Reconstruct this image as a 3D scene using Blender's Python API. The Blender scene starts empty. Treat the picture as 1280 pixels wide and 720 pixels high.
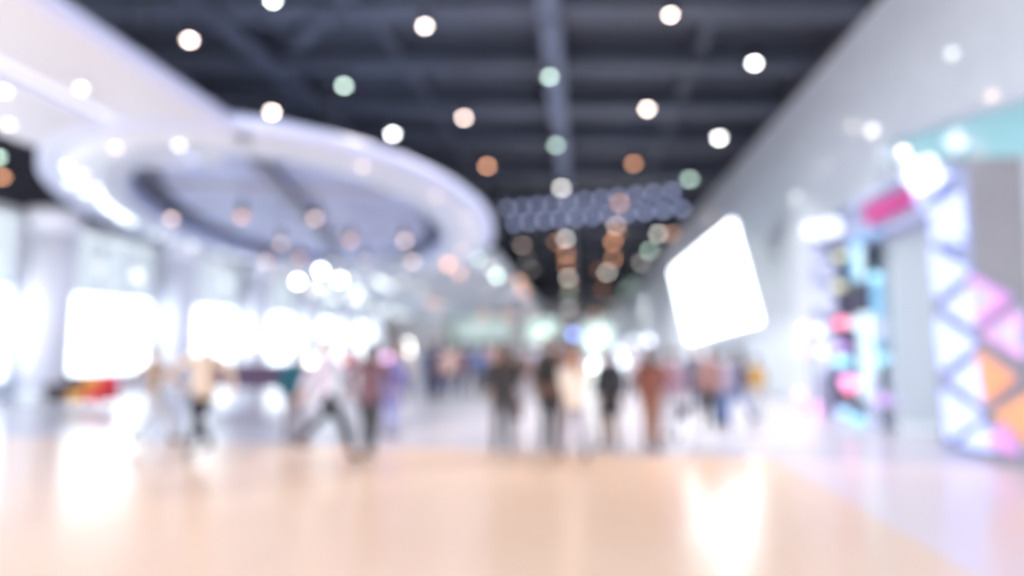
import bpy, math, random
from mathutils import Vector, Matrix, Euler
random.seed(7)
PI = math.pi
SC = bpy.context.scene
COL = SC.collection

# ------------------------------------------------------------------ camera, world, light, exposure
FPX = 800.0
YAW = math.atan(.10625*math.cos(math.radians(5.0)))
cam_d = bpy.data.cameras.new('camera'); cam = bpy.data.objects.new('camera', cam_d); COL.objects.link(cam)
cam_d.sensor_width = 36.0; cam_d.lens = 36.0*FPX/1280.0; cam_d.clip_end = 400; cam_d.clip_start = .02
CAM = Vector((0, 0, 1.65))
ROT = (Matrix.Rotation(YAW, 3, 'Z') @ Matrix.Rotation(PI/2+math.radians(5.0), 3, 'X') @ Matrix.Rotation(math.radians(.7), 3, 'Z'))
cam.matrix_world = Matrix.Translation(CAM) @ ROT.to_4x4()
cam_d.dof.use_dof = True                       # the picture is focused on a point close to the lens
cam_d.dof.focus_distance = 0.9
cam_d.dof.aperture_fstop = 0.75
SC.camera = cam
DISC = 25.0                                    # diameter of the blur disc, pixels

W = bpy.data.worlds.new('sky'); SC.world = W; W.use_nodes = True
wb = W.node_tree.nodes['Background']; wb.inputs[0].default_value = (.84, .91, 1.0, 1); wb.inputs[1].default_value = 2.7
SC.view_settings.view_transform = 'Standard'; SC.view_settings.look = 'None'
SC.view_settings.exposure = 0.9; SC.view_settings.gamma = 1.0; SC.view_settings.use_curve_mapping = False
SC.cycles.use_denoising = True
SC.cycles.max_bounces = 7; SC.cycles.diffuse_bounces = 4; SC.cycles.glossy_bounces = 3
SC.cycles.transparent_max_bounces = 12; SC.cycles.sample_clamp_indirect = 4.0
SC.cycles.caustics_reflective = False; SC.cycles.caustics_refractive = False

def area(name, loc, rot, sx, sy, power, col=(1, 1, 1)):
    l = bpy.data.lights.new(name, 'AREA'); l.shape = 'RECTANGLE'; l.size = sx; l.size_y = sy
    l.energy = power; l.color = col
    o = bpy.data.objects.new(name, l); COL.objects.link(o); o.location = loc; o.rotation_euler = rot
    return o
# overcast daylight that stands outside the long glass front on the left
area('daylight', (-19.5, 40, 3.2), (0, -PI/2, 0), 6.4, 100, 2000, (.88, .95, 1.0))

# ------------------------------------------------------------------ helpers
def P(px, py, **k):
    """the point of a real plane (X=, Y= or Z=) that the photo shows at a pixel"""
    d = ROT @ Vector(((px-640)/FPX, -(py-360)/FPX, -1.0))
    ax, v = list(k.items())[0]; i = 'XYZ'.index(ax)
    return CAM + d*((v-CAM[i])/d[i])

def inroom(px, py, p, xmin=-14.0):
    if p.x < xmin: p = P(px, py, X=xmin)
    return p
GAIN = .54                                     # lamp output against the exposure above
MATS = {}
def mat(name, col, rough=.5, metal=0, emit=None, strength=0, noise=0, nscale=5, spec=.5, alpha=None):
    if name in MATS: return MATS[name]
    m = bpy.data.materials.new(name); m.use_nodes = True; nt = m.node_tree; b = nt.nodes['Principled BSDF']
    b.inputs['Base Color'].default_value = (*col, 1); b.inputs['Roughness'].default_value = rough
    b.inputs['Metallic'].default_value = metal; b.inputs['Specular IOR Level'].default_value = spec
    if noise:
        tc = nt.nodes.new('ShaderNodeTexCoord'); n = nt.nodes.new('ShaderNodeTexNoise'); n.inputs['Scale'].default_value = nscale
        n.inputs['Detail'].default_value = 4
        r = nt.nodes.new('ShaderNodeValToRGB'); nt.links.new(tc.outputs['Object'], n.inputs['Vector']); nt.links.new(n.outputs['Fac'], r.inputs[0])
        r.color_ramp.elements[0].position = .3; r.color_ramp.elements[1].position = .7
        r.color_ramp.elements[0].color = (*[c*(1-noise) for c in col], 1); r.color_ramp.elements[1].color = (*[min(1, c*(1+noise)) for c in col], 1)
        nt.links.new(r.outputs[0], b.inputs['Base Color'])
    if emit:
        b.inputs['Emission Color'].default_value = (*emit, 1); b.inputs['Emission Strength'].default_value = strength*GAIN
    MATS[name] = m; return m

def glass_mat(name, tint, a, rough=.05):
    m = bpy.data.materials.new(name); m.use_nodes = True; nt = m.node_tree; nt.nodes.clear()
    o = nt.nodes.new('ShaderNodeOutputMaterial'); mx = nt.nodes.new('ShaderNodeMixShader'); t = nt.nodes.new('ShaderNodeBsdfTransparent')
    g = nt.nodes.new('ShaderNodeBsdfGlossy'); t.inputs[0].default_value = (*tint, 1); g.inputs['Roughness'].default_value = rough
    mx.inputs[0].default_value = a; nt.links.new(t.outputs[0], mx.inputs[1]); nt.links.new(g.outputs[0], mx.inputs[2]); nt.links.new(mx.outputs[0], o.inputs[0])
    return m

def tag(o, label=None, cat=None, group=None, kind=None):
    if label: o['label'] = label
    if cat: o['category'] = cat
    if group: o['group'] = group
    if kind: o['kind'] = kind
    return o
def empty(name, loc, rz=0):
    o = bpy.data.objects.new(name, None); COL.objects.link(o); o.location = loc; o.rotation_euler = (0, 0, rz); o.empty_display_size = .1
    return o

class MB:
    def __init__(s): s.v = []; s.f = []; s.sm = []
    def add(s, v, f, smooth=False):
        n = len(s.v); s.v += [tuple(p) for p in v]; s.f += [tuple(i+n for i in q) for q in f]; s.sm += [smooth]*len(f); return s
    def box(s, a, b):
        x0, y0, z0 = [min(p, q) for p, q in zip(a, b)]; x1, y1, z1 = [max(p, q) for p, q in zip(a, b)]
        return s.add([(x0,y0,z0),(x1,y0,z0),(x1,y1,z0),(x0,y1,z0),(x0,y0,z1),(x1,y0,z1),(x1,y1,z1),(x0,y1,z1)],
                     [(0,3,2,1),(4,5,6,7),(0,1,5,4),(1,2,6,5),(2,3,7,6),(3,0,4,7)])
    def bar(s, a, b, w, h):
        """a rectangular bar from a to b, w wide and h high"""
        a = Vector(a); b = Vector(b); d = (b-a).normalized(); up = Vector((0,0,1)) if abs(d.z) < .95 else Vector((0,1,0))
        x = d.cross(up).normalized()*w/2; y = x.cross(d).normalized()*h/2
        return s.add([a-x-y, a+x-y, a+x+y, a-x+y, b-x-y, b+x-y, b+x+y, b-x+y],
                     [(0,1,2,3),(7,6,5,4),(0,4,5,1),(1,5,6,2),(2,6,7,3),(3,7,4,0)])
    def tube(s, pts, rads, n=12, caps=True, ref=None):
        """a loft of ellipses; each rad is r or (rx, ry)"""
        pts = [Vector(p) for p in pts]; rings = []; prev = None
        for i, p in enumerate(pts):
            d = (pts[min(i+1, len(pts)-1)]-pts[max(i-1, 0)]).normalized()
            if ref is not None: x = (Vector(ref)-d*d.dot(Vector(ref))).normalized()
            elif prev is None:
                u = Vector((0,0,1)) if abs(d.z) < .9 else Vector((1,0,0)); x = (u-d*d.dot(u)).normalized()
            else: x = (prev-d*d.dot(prev)).normalized()
            prev = x; y = d.cross(x); r = rads[i] if isinstance(rads, (list, tuple)) else rads
            rx, ry = r if isinstance(r, (list, tuple)) else (r, r)
            rings.append([p+x*rx*math.cos(t*2*PI/n)+y*ry*math.sin(t*2*PI/n) for t in range(n)])
        v = [q for g in rings for q in g]; f = []
        for i in range(len(rings)-1):
            for t in range(n): f.append((i*n+t, i*n+(t+1) % n, (i+1)*n+(t+1) % n, (i+1)*n+t))
        if caps: f.append(tuple(reversed(range(n)))); f.append(tuple((len(rings)-1)*n+t for t in range(n)))
        return s.add(v, f, True)
    def prism(s, poly, off):
        """a polygon (3-D points) given thickness along the vector off"""
        n = len(poly); v = [Vector(p) for p in poly]+[Vector(p)+Vector(off) for p in poly]
        return s.add(v, [tuple(range(n)), tuple(reversed(range(n, 2*n)))]+[(i, i+n, (i+1) % n+n, (i+1) % n) for i in range(n)])
    def ball(s, c, r, n=14, m=8):
        rx, ry, rz = r if isinstance(r, (list, tuple)) else (r, r, r); v = []; f = []
        for j in range(m+1):
            t = PI*j/m
            for i in range(n): v.append((c[0]+rx*math.sin(t)*math.cos(i*2*PI/n), c[1]+ry*math.sin(t)*math.sin(i*2*PI/n), c[2]+rz*math.cos(t)))
        for j in range(m):
            for i in range(n): f.append((j*n+i, (j+1)*n+i, (j+1)*n+(i+1) % n, j*n+(i+1) % n))
        return s.add(v, f, True)
    def mesh(s, name):
        me = bpy.data.meshes.new(name); me.from_pydata(s.v, [], s.f); me.polygons.foreach_set('use_smooth', s.sm); me.validate(); me.update(); return me
    def build(s, name, m, parent=None, loc=None, rz=0, bevel=0):
        o = bpy.data.objects.new(name, s.mesh(name)); o.data.materials.append(m); COL.objects.link(o)
        if parent: o.parent = parent
        if loc is not None: o.location = loc
        o.rotation_euler = (0, 0, rz)
        if bevel:
            b = o.modifiers.new('b', 'BEVEL'); b.width = bevel; b.segments = 2; b.limit_method = 'ANGLE'
        return o

# ------------------------------------------------------------------ materials
M_wall = mat('white_plaster', (.80, .85, .91), .55, noise=.03, nscale=1.5)
M_far = mat('beige_plaster', (.66, .62, .60), .6, noise=.05, nscale=.4)
M_soffit = mat('beige_soffit', (.60, .63, .68), .5, noise=.03, nscale=.5)
M_ceil = mat('dark_ceiling', (.035, .041, .057), .8, noise=.25, nscale=.35)
M_beam = mat('dark_beam', (.050, .059, .086), .6, noise=.15, nscale=.8)
M_white = mat('white_paint', (.66, .70, .80), .45)
M_fascia = mat('blue_edge_light_tint', (.62, .66, .90), .4)  # white edges; the bluish light on them is put into the colour
M_lav = mat('lavender_panel', (.44, .50, .74), .5, noise=.06, nscale=.3)
M_slat = mat('slate_paint', (.16, .17, .23), .5)
M_blind = mat('grey_green_blind', (.72, .79, .78), .6, noise=.06, nscale=1.2)
M_frame = mat('pale_metal_frame', (.72, .75, .77), .4, .2)
M_col = mat('white_column_paint', (.80, .80, .88), .4)
M_teal = mat('teal_paint', (.50, .86, .88), .5)
M_taupe = mat('taupe_panel', (.36, .33, .34), .6, noise=.03, nscale=1)
M_black = mat('black_metal', (.02, .02, .025), .4, .3)
M_steel = mat('galvanised_steel', (.12, .14, .22), .4, .3)
M_glass = glass_mat('clear_glass', (.97, .99, .99), .06)

def floor_mat():
    m = bpy.data.materials.new('polished_stone'); m.use_nodes = True; nt = m.node_tree; N = nt.nodes; L = nt.links; b = N['Principled BSDF']
    tc = N.new('ShaderNodeTexCoord'); sp = N.new('ShaderNodeSeparateXYZ'); L.new(tc.outputs['Object'], sp.inputs[0])
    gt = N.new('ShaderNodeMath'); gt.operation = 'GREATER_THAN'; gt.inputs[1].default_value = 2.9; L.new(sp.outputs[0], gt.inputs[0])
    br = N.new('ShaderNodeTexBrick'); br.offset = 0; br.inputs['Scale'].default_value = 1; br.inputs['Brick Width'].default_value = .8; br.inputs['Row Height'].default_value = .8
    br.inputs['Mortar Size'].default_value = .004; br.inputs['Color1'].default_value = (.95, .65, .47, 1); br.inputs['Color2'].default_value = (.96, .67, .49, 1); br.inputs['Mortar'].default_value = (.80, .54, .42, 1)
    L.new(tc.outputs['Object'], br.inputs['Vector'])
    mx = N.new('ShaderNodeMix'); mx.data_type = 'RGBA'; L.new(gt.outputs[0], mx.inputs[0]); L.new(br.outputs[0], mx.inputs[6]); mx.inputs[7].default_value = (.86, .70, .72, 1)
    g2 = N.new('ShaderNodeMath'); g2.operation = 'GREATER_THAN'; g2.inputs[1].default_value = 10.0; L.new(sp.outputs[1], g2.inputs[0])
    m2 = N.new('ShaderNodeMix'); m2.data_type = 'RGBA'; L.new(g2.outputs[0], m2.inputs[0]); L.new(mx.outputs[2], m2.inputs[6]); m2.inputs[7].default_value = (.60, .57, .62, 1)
    L.new(m2.outputs[2], b.inputs['Base Color'])
    n = N.new('ShaderNodeTexNoise'); n.inputs['Scale'].default_value = .8; L.new(tc.outputs['Object'], n.inputs['Vector'])
    mr = N.new('ShaderNodeMapRange'); mr.inputs[3].default_value = .20; mr.inputs[4].default_value = .26; L.new(n.outputs[0], mr.inputs[0]); L.new(mr.outputs[0], b.inputs['Roughness'])
    b.inputs['IOR'].default_value = 1.6
    return m

# ------------------------------------------------------------------ the room
XR = 6.6; XL = -15.0; YF = 130.0; Y0 = -3.0; HC = 10.0
tag(MB().box((XL-.3, Y0-3, -.3), (16, YF, 0)).build('floor', floor_mat()), kind='structure')
tag(MB().box((XL-.3, Y0, HC), (16, YF, HC+.3)).build('ceiling', M_ceil), kind='structure')
tag(MB().box((XL-.3, YF, -.3), (16, YF+.3, HC)).build('wall_far', M_far), kind='structure')
# right wall, with the raked opening of the shop recess near the camera
yo = P(1095, 180, X=XR).y; zo = P(1095, 180, X=XR).z; pn = P(1280, 118, X=XR); sl = (zo-pn.z)/(yo-pn.y)
mb = MB(); mb.prism([(XR, yo, 0), (XR, YF, 0), (XR, YF, HC), (XR, Y0, HC), (XR, Y0, zo+sl*(Y0-yo)), (XR, yo, zo)], (.35, 0, 0))
tag(mb.build('wall_right', M_wall), kind='structure')
tag(MB().box((XR+.35, yo+.2, 0), (15.8, yo+.5, HC)).build('wall_recess', M_teal), kind='structure')
tag(MB().box((15.8, Y0, 0), (16, yo+.5, HC)).build('wall_shop', M_wall), kind='structure')
tag(MB().box((XR-.04, Y0, 9.35), (XR, YF, HC)).build('trim_2', mat('charcoal_wall', (.05, .05, .065), .7)), kind='structure')
# skirting
tag(MB().box((XR-.03, yo, 0), (XR, YF, .14)).build('baseboard_right', M_frame), kind='structure')

# left glass front: low blown-out glazing, blinds above, dark wall over it
XC = XL+.8; YC0 = P(59, 430, X=XC).y; BAY = P(222, 430, X=XC).y-YC0
ys = [YC0+BAY*i for i in range(-4, 21)]
wl = MB().box((XL-.25, Y0, 5.1), (XL, YF, HC))
tag(wl.build('wall_left', mat('charcoal_wall', (.05, .05, .065), .7)), kind='structure')
pr = MB()
for y in ys: pr.box((XL-.22, y-.25, .5), (XL, y+.25, 5.1))
tag(pr.build('trim_3', M_col), kind='structure')
tag(MB().box((XL-.2, Y0, 0), (XL, YF, .5)).build('baseboard_left', M_white), kind='structure')
tag(MB().box((XL-.25, Y0, 4.85), (XL+.15, YF, 5.1)).build('trim_1', M_frame), kind='structure')
for i in range(len(ys)-1):
    y0 = ys[i]+.25; y1 = ys[i+1]-.25
    if y1 > YF: break
    w = MB(); w.box((XL-.15, y0, .5), (XL-.03, y0+.08, 4.85)); w.box((XL-.15, y1-.08, .5), (XL-.03, y1, 4.85))
    w.box((XL-.15, y0, .5), (XL-.03, y1, .58)); w.box((XL-.15, y0, 1.5), (XL-.03, y1, 1.58)); w.box((XL-.15, y0, 2.98), (XL-.03, y1, 3.12))
    for k in (1, 2, 3): w.box((XL-.11, y0+(y1-y0)*k/4-.02, 3.0), (XL-.03, y0+(y1-y0)*k/4+.02, 4.85))
    wo = tag(w.build('window_%d' % (i+1), M_frame), kind='structure')
    MB().box((XL-.10, y0+.08, .58), (XL-.085, y1-.08, 2.98)).build('window_pane', M_glass, wo)
    b = MB()
    for k in range(15):
        z = 3.13+k*.114; b.box((XL-.2, y0+.04, z), (XL-.18, y1-.04, z+.103))
    b.build('blind', M_blind, wo)
def ordinal(n):
    return ['', 'first', 'second', 'third', 'fourth', 'fifth', 'sixth', 'seventh', 'eighth', 'ninth', 'tenth', 'eleventh', 'twelfth', 'thirteenth', 'fourteenth', 'fifteenth',
            'sixteenth', 'seventeenth', 'eighteenth', 'nineteenth', 'twentieth', 'twenty-first', 'twenty-second', 'twenty-third', 'twenty-fourth', 'twenty-fifth'][n]
k = 0
for y in ys:
    if y < 13 or y > 100: continue
    k += 1
    r = empty('column', (XC, y, 0))
    tag(r, '%s white round column along the glass front, counted from the left edge' % ordinal(k) if k > 1 else 'largest white round column before the glass front, at left edge', 'column', 'columns along the glass front')
    MB().tube([(0,0,.25), (0,0,4.5)], .52, 24).build('shaft', M_col, r)
    MB().tube([(0,0,0), (0,0,.2), (0,0,.25)], [.6, .6, .53], 24).build('base', M_frame, r)
    MB().tube([(0,0,4.5), (0,0,4.8), (0,0,5.1)], [.53, .6, .66], 24).build('capital', M_col, r)

# ------------------------------------------------------------------ roof steel
def beam(a, b, w, h, label, grp='roof beams', name='roof_beam'):
    a = Vector(a); b = Vector(b); m = MB()
    m.bar(a, b, w, .06); m.bar(a+Vector((0,0,h)), b+Vector((0,0,h)), w, .06)
    m.bar(a+Vector((0,0,h/2)), b+Vector((0,0,h/2)), w*.5, h)
    return tag(m.build(name, M_beam), label, 'beam', grp)
ZB = 9.42
tb = [(8, 'first'), (11.2, 'second'), (14.6, 'third'), (17.6, 'fourth'), (21, 'fifth'), (24.5, 'sixth'), (29.6, 'seventh'), (36, 'eighth'), (43, 'ninth'), (52, 'tenth'), (64, 'eleventh'), (80, 'twelfth')]
for i, (y, od) in enumerate(tb):
    beam((XL, y-1.3, ZB), (XR, y+.45, ZB), .55 if i % 2 else .9, .5, 'dark steel crossbeam spanning the hall, %s from the camera' % od)
d = empty('roof_duct', (P(690, 60, Z=9.05).x, 0, 9.05))
tag(d, 'long grey duct running lengthwise under the dark roof', 'duct')
MB().box((-.25, 4, 0), (.25, 110, .3)).build('duct_body', mat('duct_paint', (.10, .125, .19), .5, noise=.1), d)
for y in range(6, 110, 8): MB().box((-.28, y, -.03), (.28, y+.08, .33)).build('flange', M_beam, d)
a = P(225, -15, Z=9.3); b = P(440, 175, Z=9.3); beam(a, b, .5, .25, 'diagonal bluish brace over the inner end of the white ring', 'roof braces', 'roof_brace')
a = P(445, -20, Z=9.3); b = P(372, 60, Z=9.3); beam(a, b, .35, .2, 'short diagonal brace near the top of the picture', 'roof braces', 'roof_brace')
for i, x in enumerate((-12.4, -9, -5, 3.2)):
    beam((x, 2, 9.6), (x, 110, 9.6), .22, .2, 'thin lengthwise purlin, %s from the left wall' % ordinal(i+1), 'roof purlins', 'roof_purlin')

# lit lattice truss across the hall
TRUSS_BULB = mat('dim_blue_bulb', (.8, .8, .9), .4, emit=(.50, .58, .95), strength=2.4)
tl = P(634, 282, Z=7.4); tr = P(852, 263, Z=7.4)
root = empty('lattice_truss', tl); tag(root, 'pale steel lattice truss with zigzag web across the hall', 'truss')
e = Vector((tr.x-tl.x, tr.y-tl.y, 0)); up = Vector((0, 0, .85)); bk = Vector((0, .5, 0)); nb = 10
for nm, o in (('top_chord', up), ('top_chord', up+bk), ('bottom_chord', Vector()), ('bottom_chord', bk)):
    MB().tube([o, o+e], .045, 8).build(nm, M_steel, root)
for s in (Vector(), bk):
    for i in range(nb):
        MB().prism([s+e*(i/nb), s+e*((i+1)/nb), s+e*((i+.5)/nb)+up], (0, .04, 0)).build('web_panel', M_steel, root)
for i in range(11):
    for o, v, hh in ((0, up, 0), (.5, Vector(), .05)):
        pb = e*min(1, (i+o)/10.5)+v+Vector((0, -.1, hh)); MB().ball(pb, .11, 12, 8).build('truss_bulb', TRUSS_BULB, root)
for q in (0, 1):
    MB().tube([e*q+up, e*q+Vector((0, 0, HC-7.4))], .02, 8).build('hanger', M_steel, root)

# ------------------------------------------------------------------ white band and oval ring
ZR = 5.0
RC = Vector((-8.45, 19.7, ZR)); RA = 10.9; RB = 5.65; u1 = Vector((-.224, .975, 0)); u2 = Vector((.975, .224, 0))
def ell(t, a, b, z=0): return RC+u1*(a*math.cos(t))+u2*(b*math.sin(t))+Vector((0, 0, z))
def ring_mesh(ai, bi, ao, bo, z0, z1, n=96, inner=True, outer=True, bottom=True, top=True):
    v = []; f = []
    for i in range(n):
        t = i*2*PI/n; v += [ell(t, ai, bi, z0), ell(t, ao, bo, z0), ell(t, ao, bo, z1), ell(t, ai, bi, z1)]
    for i in range(n):
        a = i*4; b = ((i+1) % n)*4
        if bottom: f.append((a, b, b+1, a+1))
        if outer: f.append((a+1, b+1, b+2, a+2))
        if top: f.append((a+2, b+2, b+3, a+3))
        if inner: f.append((a+3, b+3, b, a))
    return MB().add([p-RC for p in v], f, True)
ring = empty('oval_ring_canopy', RC); tag(ring, 'large white oval ring canopy hung below the dark roof at left', 'ceiling canopy')
ring_mesh(RA-1.7, RB-1.5, RA-.3, RB-.3, 0, .1).build('ring_underside', M_white, ring)
ring_mesh(RA-.3, RB-.3, RA, RB, -.001, .2).build('ring_rim', M_fascia, ring)
ring_mesh(RA-1.78, RB-1.58, RA-1.7, RB-1.5, .0, .55).build('inner_rim', M_lav, ring)
# recessed tray inside the ring: pale bands, dark gap and thin struts
tray = MB(); n = 96; fr = [1.0, .93]
vv = [ell(i*2*PI/n, RA-2.5, RB-2.2, .5)-RC for i in range(n)]
MB().prism([tuple(p) for p in vv], (0, 0, .08)).build('tray_panel', M_lav, ring)
ring_mesh(RA-2.5, RB-2.2, RA-1.75, RB-1.55, .53, .58).build('shadow_gap', M_slat, ring)
for i in range(44):
    t = i*2*PI/44
    MB().bar(ell(t, RA-2.55, RB-2.25, .46)-RC, ell(t, RA-1.78, RB-1.58, .46)-RC, .05, .08).build('strut', M_slat, ring)
for q, wd, m in ((-4.6, .5, M_soffit), (-2.2, .45, M_soffit), (.6, .55, M_soffit), (3.4, .5, M_soffit)):
    ww = (RB-2.4)*math.sqrt(max(0, 1-(q/(RA-2.5))**2))
    MB().bar(u1*q-u2*ww+Vector((0,0,.46)), u1*q+u2*ww+Vector((0,0,.46)), wd, .06).build('tray_band', mat('mauve_band', (.45, .42, .46), .5), ring)
MB().bar(P(322, 200, Z=5.36)-RC, P(420, 312, Z=5.36)-RC, .35, .16).build('cross_strut', M_slat, ring)
for i in range(8):
    t = (i+.5)*2*PI/8; p = ell(t, RA-1.0, RB-.9, .1)-RC
    MB().tube([p, p+Vector((0, 0, HC-ZR-.1))], .02, 6).build('hanger', M_black, ring)
# band running over the near floor into the ring
bd = empty('white_ceiling_band', (-7.3, 0, ZR+.02)); tag(bd, 'wide flat white ceiling band leading from the upper left corner into the oval ring', 'ceiling canopy')
yb0 = -1.0
def bandp(x, y, z=0): return (x+7.3, y, z)
MB().prism([bandp(-5.42, yb0), bandp(-5.66, 9.9), bandp(-7.1, 11.6), bandp(-6.85, yb0)], (0, 0, .1)).build('band_panel', M_white, bd)
MB().prism([bandp(-7.3, yb0), bandp(-7.6, 11.6), bandp(-9.6, 11.4), bandp(-9.4, yb0)], (0, 0, .1)).build('band_panel', M_white, bd)
MB().prism([bandp(-5.2, yb0, -.02), bandp(-5.42, 10.0, -.02), bandp(-5.64, 10.0, -.02), bandp(-5.42, yb0, -.02)], (0, 0, .16)).build('band_fascia', M_fascia, bd)
MB().prism([bandp(-6.85, yb0, .12), bandp(-7.0, 11.6, .12), bandp(-7.6, 11.6, .12), bandp(-7.3, yb0, .12)], (0, 0, .05)).build('cove_light', mat('cool_cove_light', (.8, .82, 1), .5, emit=(.70, .76, 1.0), strength=.72), bd)
for x, y in ((-6, 1), (-9, 1), (-6, 8), (-9, 8)):
    MB().tube([bandp(x, y, .1), bandp(x, y, HC-ZR-.02)], .02, 6).build('hanger', M_black, bd)

# beige lowered ceiling further down on the left
zs = 4.75; p0 = P(618, 336, Z=zs); p1 = P(400, 342, Z=zs)
mb = MB(); mb.prism([(p0.x, p0.y, zs), (p0.x-.3, 112, zs), (XL, 112, zs), (XL, p1.y, zs), (p1.x, p1.y, zs)], (0, 0, .8))
tag(mb.build('lowered_ceiling', M_soffit), 'lowered beige ceiling beyond the oval ring on the left', 'ceiling')
XS = p0.x; YS = max(p0.y, p1.y)

# ------------------------------------------------------------------ lamps
LC = {'O': (1.0, .45, .23), 'W': (1.0, .96, .90), 'G': (.72, 1.0, .84), 'P': (1.0, .72, .62), 'N': (.93, 1.0, .99), 'B': (.28, .40, 1.0), 'M': (1, .35, .8), 'C': (.3, .75, 1.0), 'Y': (.9, .9, .55), 'R': (1.0, .12, .25), 'V': (.6, .3, .95), 'L': (.75, .82, 1.0)}
CN = {'O': 'warm orange', 'W': 'warm white', 'G': 'greenish white', 'P': 'peach white', 'N': 'cool white', 'B': 'blue', 'M': 'magenta', 'C': 'cyan', 'Y': 'yellow', 'R': 'red', 'V': 'violet', 'L': 'pale blue'}
def lens_mat(c, B, dist, r):
    s = 2*r*FPX/dist                                  # apparent size of the lens
    st = B*((DISC*DISC+s*s)/(s*s)); q = round(math.log(st)/math.log(1.12)); nm = 'lit_lens_%s_%d' % (c, q)
    k = max(0, min(.6, (B-.8)/1.0)); e = [v+(1-v)*k for v in LC[c]]
    if k: nm += '_%d' % (k*20)
    return mat(nm, (.2, .2, .2), .4, emit=e, strength=1.12**q)
LAMPN = [0]
def lamp(px, py, z, c, B, label, group, kind='pendant', r=None, lift=None):
    p = P(px, py, Z=z) if py < 425 else P(px, py, Y=90)
    if p.y > 112 or p.y < 0: p = P(px, py, Y=112)
    p = inroom(px, py, p)
    if 'rim of the ring' in label:                       # keep these on the flat underside of the ring
        q = p-RC; rho = math.sqrt((q.dot(u1)/RA)**2+(q.dot(u2)/RB)**2); q *= max(.86, min(.95, rho))/rho; p = RC+q
    dist = (p-CAM).length
    if r is None: r = min(.30, max(.05, .0043*dist))
    L = lens_mat(c, B, dist, r)
    root = empty('pendant_lamp' if kind == 'pendant' else 'recessed_downlight' if kind == 'recessed' else 'globe_lamp', p); tag(root, label, 'lamp', group)
    if kind == 'pendant':
        MB().tube([(0,0,.03), (0,0,.05), (0,0,.3), (0,0,.42)], [r*1.15, r*1.3, r*1.1, r*.3], 16).build('lamp_housing', M_black, root)
        MB().ball((0, 0, .03), (r, r, r*.75), 16, 8).build('lens', L, root)
        top = lift or HC
        MB().tube([(0,0,.4), (0,0,top-p.z)], .012, 6).build('rod', M_black, root)
        LAMPN[0] += 1
        if (dist < 27 or (35 < dist and LAMPN[0] % 2 == 0)) and not lift and p.x > -12:                       # what the lamp throws down onto the hall
            l = bpy.data.lights.new('lamp_light', 'AREA'); l.shape = 'DISK'; l.size = r*1.6; l.spread = math.radians(105); l.energy = 64 if dist < 30 else 100; l.color = [min(1, .82+.18*q) for q in LC[c]]
            lo = bpy.data.objects.new('lamp_light', l); COL.objects.link(lo); lo.parent = root; lo.location = (0, 0, -.8*r)
    elif kind == 'recessed':
        MB().tube([(0,0,-.03), (0,0,.0)], [r*1.25, r*1.35], 16).build('trim_ring', M_white, root)
        MB().ball((0, 0, -.03), (r, r, r*.6), 16, 8).build('lens', L, root)
    else:
        MB().ball((0, 0, 0), r, 16, 10).build('globe', L, root)
        MB().tube([(0,0,r*.9), (0,0,r*1.3)], r*.35, 10).build('cap', M_black, root)
        dd = p-RC; inr = (dd.dot(u1)/(RA+.2))**2+(dd.dot(u2)/(RB+.2))**2 < 1
        top = zs if (p.y > YS and p.x < XS-.3) else ((5.0 if (dd.dot(u1)/(RA-1.7))**2+(dd.dot(u2)/(RB-1.5))**2 > 1 else 5.5) if inr else HC)
        if top-p.z > r*1.4: MB().tube([(0,0,r*1.2), (0,0,top-p.z)], .01, 6).build('cord', M_black, root)
    return root

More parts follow.
